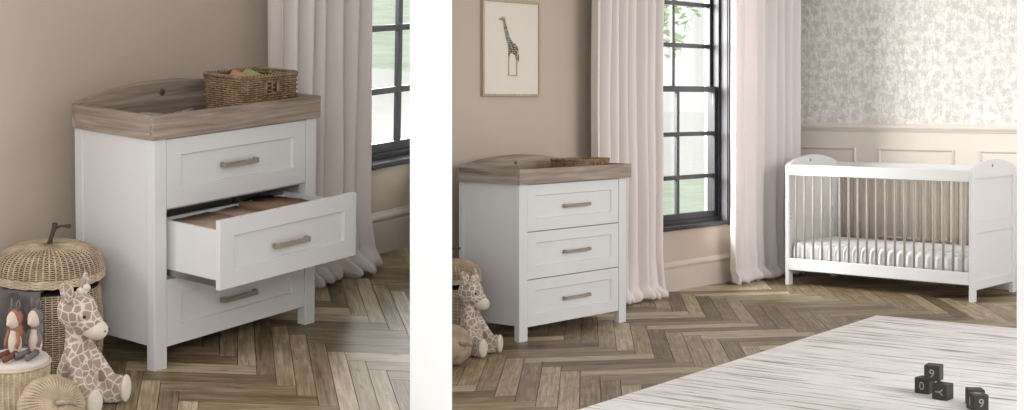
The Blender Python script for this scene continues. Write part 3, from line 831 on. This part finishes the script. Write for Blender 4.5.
# framed print
t = thing('framed_print', 'ink drawing of a giraffe in thin oak frame on the wall above the closed chest', 'picture', (.59, YW, 1.61))
fw, fh = .258, .285; k = .014
mb = MB(); mb.box(-fw, -fw+k, -.022, -.001, -fh, fh); mb.box(fw-k, fw, -.022, -.001, -fh, fh); mb.box(-fw+k, fw-k, -.022, -.001, -fh, -fh+k); mb.box(-fw+k, fw-k, -.022, -.001, fh-k, fh)
ob('frame', mb, 'frame', t, bevel=.001)
pr_ = ob('print', MB().box(-fw+k, fw-k, -.012, -.001, -fh+k, fh-k), 'mount', t)
# the drawn giraffe: neck, head, body, legs as a thin flat ink layer
def poly_plate(mb, pts, y=-.0128, th=.0006): mb.prism(pts, 'y', y-th, y)
g = MB()
sc = .70
def gp(l, dx=-.085, dz=0): return [(x*sc+dx+.02, z*sc+dz) for x, z in l]
outline = [(-.030, .262), (-.070, .246), (-.064, .232), (-.040, .236), (-.020, .228), (-.010, .190), (.008, .120), (.028, .060), (.044, .030),
           (.050, -.02), (.052, -.10), (.050, -.20), (.044, -.226), (.066, -.226), (.066, -.12), (.074, -.04), (.100, -.045), (.135, -.055), (.150, -.10), (.150, -.20), (.146, -.226), (.168, -.226), (.170, -.14), (.176, -.06),
           (.186, -.02), (.180, .010), (.150, .034), (.110, .056), (.070, .100), (.044, .160), (.022, .224), (.012, .252), (.004, .270), (-.004, .256), (-.016, .268)]
poly_plate(g, gp(outline))
ob('giraffe_drawing', g, 'ink_light', pr_, fix=True)
sp_ = MB(); rr = random.Random(5)
def inside(p, poly):
    c = False; n = len(poly)
    for i in range(n):
        a, b = poly[i], poly[(i+1) % n]
        if (a[1] > p[1]) != (b[1] > p[1]) and p[0] < (b[0]-a[0])*(p[1]-a[1])/(b[1]-a[1])+a[0]: c = not c
    return c
zz = -.08
while zz < .235:
    xx = -.03
    while xx < .19:
        px_, pz_ = xx+rr.uniform(-.004, .004), zz+rr.uniform(-.004, .004)
        if inside((px_, pz_), outline) and inside((px_+.008, pz_), outline) and inside((px_-.008, pz_), outline):
            rad = .0085 if zz < .06 else .0065
            poly_plate(sp_, gp([(px_+rad*math.cos(a)*rr.uniform(.8, 1.15), pz_+rad*math.sin(a)*rr.uniform(.8, 1.2)) for a in [i*PI/3 for i in range(6)]]), y=-.0134)
        xx += .0185
    zz += .0185
for a, b in (((-.028, .246), .006), ((.182, -.08), .007)):
    poly_plate(sp_, gp([(a[0]+b*math.cos(q), a[1]+b*(1 if a[1] > 0 else 5)*math.sin(q)) for q in [i*PI/4 for i in range(8)]]), y=-.0134)
ob('giraffe_spots', sp_, 'ink', pr_, fix=True)
gr = MB(); poly_plate(gr, gp([(.02, -.228), (.10, -.224), (.18, -.228), (.15, -.236), (.09, -.234)]), y=-.0134); ob('drawn_ground', gr, 'ink_light', pr_, fix=True)

# crib
def crib():
    X0, X1, Y1, Y0 = 3.04, 3.745, .167, -1.216
    t = thing('crib', 'white crib with arched ends and beech slats against the panelled nursery wall', 'crib', ((X0+X1)/2, (Y0+Y1)/2, 0))
    t_ = lambda mb: mb
    cx, cy = (X0+X1)/2, (Y0+Y1)/2
    def sh(mb): mb.v = [(x-cx, y-cy, z) for x, y, z in mb.v]; return mb
    lw, th = .055, .030
    for ya, yb in ((Y0, Y0+th), (Y1-th, Y1)):
        e = ob('end_panel', sh(MB().box(X0+lw, X1-lw, ya+.012, yb-.012, .085, .84)), 'white', t)
        outer = ya if ya == Y0 else yb
        for sx in (X0, X1-lw):
            ob('leg', sh(MB().box(sx, sx+lw, ya, yb, 0, .795)), 'white', t, bevel=.003)
        # frame rails of the panel
        for za, zc in ((.075, .135), (.440, .520)):
            ob('panel_rail', sh(MB().box(X0+lw, X1-lw, ya+.002, yb-.002, za, zc)), 'white', t, bevel=.002)
        n = 24; pts = [(X1, .795), (X1, .846)]
        for i in range(1, n):
            u = i/n; x = X1-u*(X1-X0); pts.append((x, .846+.066*math.sin(PI*u)**.8))
        pts += [(X0, .846), (X0, .795)]
        ob('arched_top', sh(MB().prism(pts, 'y', ya-.001, yb+.001)), 'white', t, fix=True)
        ob('bolt_cap', sh(MB().ball(((X0+X1)/2-.05, ya-.002 if ya == Y0 else ya-.002, .873), (.012, .004, .012), seg=12, rings=8)), 'screw', t, smooth=True)
    for xa, nm in ((X0, 'front'), (X1-.022, 'back')):
        ya, yb = Y0+th, Y1-th
        xo = xa if nm == 'front' else xa
        ob('top_rail', sh(MB().box(xo, xo+.022, ya, yb, .775, .850)), 'white', t, bevel=.003)
        ob('bottom_rail', sh(MB().box(xo, xo+.022, ya, yb, .109, .191)), 'white', t, bevel=.003)
        for k in range(19):
            y = .086-.0684*k
            ob('slat', sh(MB().tube([(xo+.011, y, .185), (xo+.011, y, .780)], .0080 if nm == 'front' else .0096, 10)), 'slat', t, smooth=True)
    ob('mattress_base', sh(MB().box(X0+.024, X1-.024, Y0+th, Y1-th, .165, .180)), 'white', t)
    for zq in (.47, .50): ob('bolt_hole', sh(MB().ball((X0+.030, Y1-th-.001, zq), (.005, .003, .005), seg=8, rings=6)), 'screw', t)
    return t
crib()
# mattress with a scalloped, channelled edge
def mattress():
    x0, x1, y0, y1, z0, z1 = 3.072, 3.715, -1.182, .133, .181, .300
    mb = MB(); n = 20; L = (y1-y0)
    def P(u, v):
        # v: across profile (front bottom -> front top -> back top -> back bottom), u along y
        y = y0+L*u
        b = abs(math.sin(PI*n*u))**.5
        prof = [(x0+.012, z0), (x0-.001, z0+.02), (x0, z0+.06), (x0+.004, z1-.03), (x0+.02, z1-.008), (x0+.06, z1), ((x0+x1)/2, z1+.004), (x1-.05, z1), (x1-.01, z1-.02), (x1, z0+.05), (x1-.01, z0)]
        k = v*(len(prof)-1); i = min(len(prof)-2, int(k)); w = k-i
        x = prof[i][0]*(1-w)+prof[i+1][0]*w; z = prof[i][1]*(1-w)+prof[i+1][1]*w
        side = 1 if v < .42 else .4
        x += (-1 if v < .5 else 1)*.020*(b-.9)*side*(1 if (v < .5 or v > .7) else 0); z += .018*(b-.8)*(1 if .25 < v < .55 else .3)
        return (x, y, z)
    mb.grid(P, n*8+1, 31)
    nu = n*8+1
    mb.f.append(tuple(j*nu for j in range(31))); mb.m.append(0); mb.f.append(tuple(j*nu+nu-1 for j in range(30, -1, -1))); mb.m.append(0)
    o = ob('mattress', mb, 'mattress', smooth=True, fix=True); tag(o, 'white quilted mattress with scalloped edge lying inside the crib', 'mattress')
mattress()

# rug
def rug():
    a = math.radians(5.0); t_ = (2.083, -1.023, 0)
    mb = MB(); nx, ny = 90, 60; W_, D_ = 3.4, 2.6
    def P(u, v):
        x = -W_+W_*u; y = -D_+D_*v
        e = min(1, min((x+W_), -x, (y+D_), -y)/.008)
        return (x, y, .002+.010*math.sqrt(max(0, e)))
    us = [0, .001, .0025]+[i/40 for i in range(1, 40)]+[.9975, .999, 1]
    vs_ = us
    vs = [P(u, v) for v in vs_ for u in us]; n = len(us)
    fs = [(j*n+i, j*n+i+1, (j+1)*n+i+1, (j+1)*n+i) for j in range(n-1) for i in range(n-1)]
    mb.add(vs, fs)
    mb.add([(-W_, -D_, 0), (0, -D_, 0), (0, 0, 0), (-W_, 0, 0)], [(3, 2, 1, 0)])
    o = ob('rug', mb, 'rug', smooth=False, loc=t_, rot=(0, 0, a)); tag(o, 'large off-white rug with broken grey lines on the herringbone floor', 'rug')
rug()

# counting blocks
def glyph(ch, size):
    cu = bpy.data.curves.new('glyph', 'FONT'); cu.body = ch; cu.size = size; cu.extrude = .0006; cu.align_x = 'CENTER'; cu.align_y = 'CENTER'
    o = bpy.data.objects.new('glyph', cu); COL.objects.link(o); dg = bpy.context.evaluated_depsgraph_get(); dg.update()
    me = bpy.data.meshes.new_from_object(o.evaluated_get(dg)); bpy.data.objects.remove(o, do_unlink=True)
    zs = [v.co for v in me.vertices]; cx = (min(c.x for c in zs)+max(c.x for c in zs))/2; cy = (min(c.y for c in zs)+max(c.y for c in zs))/2
    for v in me.vertices: v.co.x -= cx; v.co.y -= cy
    return me
BS = .068
def block(c, main, faces, label):
    """main = heading (deg) of the front face's normal; faces: (which, char, roll)"""
    a = math.radians(main)
    t = ob('toy_block', MB().box(-BS/2, BS/2, -BS/2, BS/2, 0, BS), 'block', bevel=.004, loc=c, rot=(0, 0, a)); tag(t, label, 'toy block', 'black toy blocks on the rug')
    for which, ch, rl in faces:
        me = glyph(ch, .050)
        if which == 'front': Mx = Matrix.Translation((BS/2+.0003, 0, BS/2))@Matrix(((0, 0, 1, 0), (1, 0, 0, 0), (0, 1, 0, 0), (0, 0, 0, 1)))
        elif which == 'right': Mx = Matrix.Translation((0, BS/2+.0003, BS/2))@Matrix(((-1, 0, 0, 0), (0, 0, 1, 0), (0, 1, 0, 0), (0, 0, 0, 1)))
        elif which == 'left': Mx = Matrix.Translation((0, -BS/2-.0003, BS/2))@Matrix(((1, 0, 0, 0), (0, 0, -1, 0), (0, 1, 0, 0), (0, 0, 0, 1)))
        else: Mx = Matrix.Translation((0, 0, BS+.0003))@Matrix(((0, -1, 0, 0), (1, 0, 0, 0), (0, 0, 1, 0), (0, 0, 0, 1)))
        me.transform(Mx@Matrix.Rotation(math.radians(rl), 4, 'Z'))
        ob('painted_character', me, 'digit', t)
    return t
zr = .0125
block((.140, -2.253, zr), 181, [('front', '0', 0)], 'black wooden block showing a 0, bottom left of the little stack')
block((.064, -2.371, zr), 177, [('front', 'Y', 270)], 'black wooden block with a sideways Y, bottom right of the little stack')
block((.102, -2.312, zr+BS), 190, [('front', '9', 0)], 'black wooden block showing a 9, resting on top of two others')
block((-.044, -2.573, zr), 230, [('front', '9', 0), ('left', '1', 0), ('top', '8', 0)], 'black wooden block showing a 9, front one of the right-hand pair on the rug')
block((.043, -2.525, zr), 217, [], 'black wooden block mostly hidden behind another, back one of the right-hand pair')

# toys beside the right-hand chest
giraffe((-.418, -.03, 0), math.atan2(-.97, .20), 'plush giraffe sitting by the closed chest, at the foot of its white side', head_turn=.15, s=1.0)
pumpkin_basket((-.262, .285, 0), 'lidded wicker basket partly cut off by the white dividing slab, behind the right-hand giraffe')
pumpkin_toy((-.70, -.18, .099), math.atan2(-.93, -.25), .25, .097, 'round wicker pumpkin toy by the white dividing slab, left of the right-hand giraffe')

# ================================================================== LEFT ROOM CONTENTS
ROOM = T_LEFT
chest(.806, .419, .055, .041, .8155, [(.568, .811), (.322, .562), (.076, .316)], (.690, .4325, .190), .400, .175,
      'white three-drawer chest with its middle drawer pulled open', open_mid=.262)
tray(.806, .419, .011, .8155, .900, .957, 'grey oak changing tray with arched back on the chest whose drawer is open')
wicker_basket((.640, .187, .828), .29, .205, .156, 'tall brown wicker basket with a hand hole on the tray of the open chest')
roll('rolled_cloth', (.60, .19, .925), .030, .12, 'tan_cloth', 'tan rolled cloth standing in the tall wicker basket, left of the green one', 'cloth', .5, .35)
roll('rolled_cloth', (.685, .21, .915), .034, .12, 'green_cloth', 'sage green rolled cloth in the tall wicker basket, right of the tan one', 'cloth', .2, .3)

# brush and folded cloth on the tray
t = thing('hair_brush', 'wooden hairbrush lying on the tray in front of the tall wicker basket', 'brush', (.33, .24, .828), .5)
mb = MB(); mb.ball((.0, 0, .022), (.042, .026, .010), seg=20, rings=10); mb.tube([(.035, 0, .022), (.07, 0, .021), (.13, 0, .019), (.15, 0, .018)], [.010, .0085, .010, .006], 10)
ob('wooden_back', mb, 'oak', t, smooth=True)
mb = MB()
for i in range(11):
    for j in range(6):
        x, y = -.034+i*.0068, -.018+j*.0072
        if (x/.038)**2+(y/.022)**2 < 1: mb.tube([(x, y, .002), (x, y, .017)], .0022, 4)
ob('bristles', mb, 'cream_plush', t)
def folded(name, loc, sx, sy, layers, th, mat, label, cat, rz=0, seed=0, droop=0, group=None):
    mb = MB()
    for k in range(layers):
        rr_ = random.Random(seed+k); dx, dy = rr_.uniform(-.004, .004), rr_.uniform(-.004, .004)
        def P(u, v, k=k):
            a = 2*PI*u; e = 5.0
            c, s_ = math.cos(a), math.sin(a)
            q = (abs(c)**e+abs(s_)**e)**(-1/e)
            w = math.sin(PI*v)**.35 if 0 < v < 1 else 0
            x = sx/2*q*c*(.93+.07*w if 0 < v < 1 else .0)+dx; y = sy/2*q*s_*(.93+.07*w if 0 < v < 1 else .0)+dy
            z = k*th+th*v*.98
            n_ = noise.noise(Vector((x*14+seed, y*14, k*3)))
            return (x, y, z+n_*th*.25*(1 if v > .3 else 0)+droop*x)
        mb.grid(P, 48, 9, closed_u=True)
    o = ob(name, mb, mat, smooth=True, loc=loc, rot=(0, 0, rz)); return tag(o, label, cat, group)
folded('folded_cloth', (.17, .20, .828), .15, .20, 2, .018, 'cushion', 'pale folded muslin cloth at the left end of the tray on the open chest', 'cloth', .1, 2)

# folded clothes in the open drawer
zb_ = .322+.018+.017
folded('folded_clothes', (.225, -.045, zb_), .225, .30, 4, .038, 'clothes', 'left stack of folded dusty pink clothes in the open drawer', 'clothes', .0, 4, group='clothes in the open drawer')
folded('folded_clothes', (.405, -.030, zb_), .120, .32, 4, .038, 'clothes', 'narrow middle stack of folded pinkish clothes in the open drawer', 'clothes', .0, 7, group='clothes in the open drawer')
folded('folded_clothes', (.585, -.030, zb_), .225, .31, 4, .041, 'clothes2', 'right stack of folded terracotta brown clothes in the open drawer', 'clothes', .0, 9, group='clothes in the open drawer')

curtain('curtain', .965, 1.55, .40, 2.62, 6, .060, 'curtain', 'blush floor-length curtain pooling on the floor beside the chest with the open drawer', (.02, .07), .07, 5)

giraffe((-.386, -.076, 0), math.atan2(-.96, .26), 'plush giraffe sitting beside the chest with the open drawer, right of the wicker stool', head_turn=.2, s=.98)
pumpkin_basket((-.215, .285, 0), 'large lidded wicker basket with twig stem and a grey blanket draped over its edge')

# blanket draped over the basket's edge
def blanket(a0, a1, r0, zt, zb, mat, name, label, seed, parent=None):
    mb = MB(); cx, cy = -.215, .285
    def P(u, v):
        a = math.radians(a0+(a1-a0)*u)
        fold = .5+.5*math.cos(u*2*PI*3.2+seed)
        if v < .22:
            w = v/.22; r = r0-.075*(1-w)**1.2+.004; z = zt+.014*math.sin(PI*w*.5)
        else:
            w = (v-.22)/.78; r = r0+.004+.045*w*(.4+fold)+.030*math.sin(w*PI*.5); z = zt+.014-(zt-zb)*w
        r += .014*fold*min(1, v*3)
        return (cx+r*math.cos(a)+.004*noise.noise(Vector((u*6, v*4, seed))), cy+r*math.sin(a), z+.006*noise.noise(Vector((u*4, v*3, seed+2))))
    mb.grid(P, 60, 40)
    o = ob(name, mb, mat, parent, smooth=True, solid=.006)
    if label: tag(o, label, 'blanket')
    return o
b_ = blanket(172, 224, .180, .310, .03, 'blanket', 'draped_blanket', 'taupe grey blanket hanging out from under the lid of the large wicker basket', 1)
# rolled dark hem of the blanket
mb = MB(); pts = []
for i in range(22):
    u = i/21; a = math.radians(196+28*min(1, u*1.3)); r = .196+.035*math.sin(PI*min(1, u*1.1))+.03*u
    z = .318-.28*max(0, u-.32)/.68
    pts.append((-.215+r*math.cos(a), .285+r*math.sin(a), z))
mb.tube(pts, [.012+.004*math.sin(i*.8) for i in range(22)], 8)
ob('rolled_hem', mb, 'blanket_dark', b_, smooth=True)

# small wicker stool with a linen top
def stool():
    t = thing('wicker_stool', 'small round wicker stool with a pale cushion top, two dolls sitting on it', 'stool', (-.625, -.085, 0))
    R, H = .104, .206
    def S(t_, s):
        a = 2*PI*t_; r = R*(1-.04*math.sin(PI*s)); return Vector((r*math.cos(a), r*math.sin(a), .004+s*(H-.006))), Vector((math.cos(a), math.sin(a), 0))
    mb = MB(); woven(mb, S, 40, 44, .0012, .0026, .0042, seg=2); ob('woven_body', mb, 'wicker_pale', t, smooth=True)
    mb = MB().lathe([(R*.93, .003), (R*.90, H*.5), (R*.93, H-.003)], 32); ob('liner', mb, 'wicker', t)
    mb = MB().tube([(R*1.0*math.cos(2*PI*k/48), R*math.sin(2*PI*k/48), H) for k in range(48)], .006, 6, closed=True); ob('woven_rim', mb, 'wicker_pale', t, smooth=True)
    mb = MB().lathe([(.01, H-.002), (R*.95, H-.001), (R*.99, H+.006), (R*.96, H+.014), (R*.80, H+.018), (.002, H+.020)], 40); ob('cushion_top', mb, 'cushion', t, smooth=True)
stool()
def doll(loc, rz, hood, bodym, legm, label, s=1.0):
    t = thing('fabric_doll', label, 'doll', loc, rz, 'dolls on the wicker stool')
    mb = MB(); mb.ball((0, 0, .032), (.020, .022, .034), seg=18, rings=12); mb.ball((0, 0, .056), (.014, .015, .022), seg=14, rings=10)
    ob('body', baked(mb, [('REMESH', dict(mode='VOXEL', voxel_size=.0028)), ('SMOOTH', dict(factor=.5, iterations=5))], 'doll_body'), bodym, t, smooth=True)
    h = MB().ball((.004, 0, .090), (.022, .020, .022), seg=18, rings=12); h.ball((.024, 0, .084), (.010, .007, .007), seg=10, rings=7)
    hd = ob('head', baked(h, [('REMESH', dict(mode='VOXEL', voxel_size=.0028)), ('SMOOTH', dict(factor=.5, iterations=4))], 'doll_head'), bodym, t, smooth=True)
    hd2 = MB(); hd2.ball((-.004, 0, .093), (.0225, .0225, .0225), seg=18, rings=12); hd2.tube([(-.004, 0, .078), (-.012, 0, .055), (-.014, 0, .040)], [.020, .018, .012], 12)
    ob('hood', hd2, hood, hd, smooth=True)
    for sy in (-1, 1):
        ob('leg', MB().tube([(.006, sy*.010, .012), (.030, sy*.016, .010), (.055, sy*.020, .008), (.066, sy*.022, .010)], [.009, .0075, .0075, .009], 9), legm, t, smooth=True)
        ob('arm', MB().tube([(.004, sy*.016, .062), (.010, sy*.026, .042), (.018, sy*.022, .026)], [.006, .0055, .006], 8), hood, t, smooth=True)
        e = MB(); e.tube([(-.004, sy*.012, .110), (-.006, sy*.018, .128), (-.004, sy*.014, .138), (0, sy*.009, .130), (-.002, sy*.010, .112)], .0028, 7)
        ob('ear', e, 'doll_grey', hd, smooth=True)
    t.scale = (s*.82, s*.82, s*1.08)
    return t
doll((-.630, -.098, .2265), math.atan2(-.15, -.98), 'rust', 'doll_cream', 'doll_brown', 'small doll in a rust hood sitting on the wicker stool, left of the grey one', 1.2)
doll((-.582, -.132, .2265), math.atan2(-.25, -.96), 'doll_grey', 'doll_cream', 'doll_grey', 'small doll in a grey hood sitting on the wicker stool, right of the rust one', 1.2)
pumpkin_toy((-.635, -.276, .104), math.atan2(-.85, -.30), .50, .097, 'wicker pumpkin toy tipped over between the stool and the left-hand giraffe')

# ================================================================== OUTSIDE
ROOM = T_LEFT
def ground(name, x0, x1, y0, y1, z0, z1, mat):
    bm = bmesh.new(); r = bmesh.ops.create_cube(bm, size=1)
    for v in r['verts']: v.co = Vector((x0+(v.co.x+.5)*(x1-x0), y0+(v.co.y+.5)*(y1-y0), z0+(v.co.z+.5)*(z1-z0)))
    co, no = to_left(ray_plane(434, 1))
    bmesh.ops.bisect_plane(bm, geom=bm.verts[:]+bm.edges[:]+bm.faces[:], plane_co=co, plane_no=no, clear_outer=True)
    me = bpy.data.meshes.new(name); bm.to_mesh(me); bm.free(); return struct(name, me, mat)
ground('patio', .4, 10.5, .85, 18, -.34, -.3, 'patio')
ground('lawn', 10.5, 34, .85, 40, -.34, -.29, 'lawn')
ROOM = T_RIGHT
def clipped(name, x0, x1, y0, y1, z0, z1, mat):
    return struct(name, MB().box(x0, x1, y0, y1, z0, z1), mat)
clipped('lawn', 1.8, 18, .9, 15, -.25, -.2, 'lawn')
clipped('pale_gravel', 18, 160, .9, 130, -.26, -.21, 'patio')
# garden tree
t = thing('garden_tree', 'green leafy tree outside the black window, half hidden by the curtain', 'tree', (9.55, 6.3, -.2))
ob('trunk', MB().tube([(0, 0, 0), (.03, .02, .8), (-.02, .05, 1.6), (.05, .03, 2.6)], [.09, .07, .055, .03], 10), 'bark', t, smooth=True)
lv = MB(); rr = random.Random(3)
for k in range(1700):
    a, b = rr.uniform(0, 2*PI), rr.uniform(-1, 1); q = rr.random()**.5
    c = Vector((.85*q*math.cos(a)*math.sqrt(1-b*b), .85*q*math.sin(a)*math.sqrt(1-b*b), 2.75+.85*q*b))
    if noise.noise(c*2.2) < -.05: continue
    d = Vector((rr.uniform(-1, 1), rr.uniform(-1, 1), rr.uniform(-1, 1))).normalized(); e = d.orthogonal().normalized(); L_ = rr.uniform(.10, .17)
    lv.add([c, c+d*L_*.5+e*L_*.25, c+d*L_, c+d*L_*.5-e*L_*.25], [(0, 1, 2, 3)])
ob('foliage', lv, 'leaf', t)

# ================================================================== place the two rooms
for o, T in TOPS:
    if T is not T_RIGHT:
        o.matrix_world = T@Matrix.LocRotScale(o.location, o.rotation_euler, o.scale)

# ================================================================== light
w = bpy.data.worlds.new('world'); C.world = w; w.use_nodes = True
bg = w.node_tree.nodes['Background']; bg.inputs[0].default_value = (1.0, .995, .985, 1); bg.inputs[1].default_value = .98

def area(name, loc, target, sx, sy, power, col=(1, 1, 1)):
    l = bpy.data.lights.new(name, 'AREA'); l.shape = 'RECTANGLE'; l.size = sx; l.size_y = sy; l.energy = power; l.color = col
    o = bpy.data.objects.new(name, l); COL.objects.link(o); o.location = loc
    d = Vector(target)-Vector(loc); o.rotation_euler = d.to_track_quat('-Z', 'Y').to_euler(); return o
area('window_daylight', (.9, 1.9, 2.1), (3.6, -.9, .7), 1.8, 1.8, 620, (1, .988, .978))
area('nursery_fill', (.3, -7.2, 2.6), (2.0, -.4, .2), 2.4, 1.8, 165, (1, .99, .982))  # unseen fill lamp, added to brighten the rug and crib side
area('rear_fill', (-6.1, -5.3, 2.2), (-.5, 0, .7), 1.3, 1.3, 70, (1, .99, .982))  # fill lamp added beside the camera to lift the chest sides
area('side_fill', (-6.2, .2, 2.3), (-2.6, -.4, .9), 1.4, 1.3, 66, (1, .99, .982))  # fill lamp added out of view at the left, for the left room
area('window_daylight', T_LEFT@Vector((1.0, 1.7, 2.0)), T_LEFT@Vector((2.3, -.4, .6)), 1.5, 1.5, 160, (1, .988, .978))

# ================================================================== camera
cam = bpy.data.cameras.new('camera'); co = bpy.data.objects.new('camera', cam); COL.objects.link(co); C.camera = co
co.location = CAM; co.rotation_euler = (PI/2, 0, -YAW)
cam.sensor_fit = 'HORIZONTAL'; cam.sensor_width = 36; cam.lens = FPX/1024*36
cam.shift_x = (512-CPX)/1024; cam.shift_y = (CPY-205)/1024
cam.clip_start = .1; cam.clip_end = 200

vs_ = C.view_settings
vs_.view_transform = 'Standard'; vs_.look = 'None'; vs_.gamma = 1; vs_.use_curve_mapping = False; vs_.exposure = 0.0
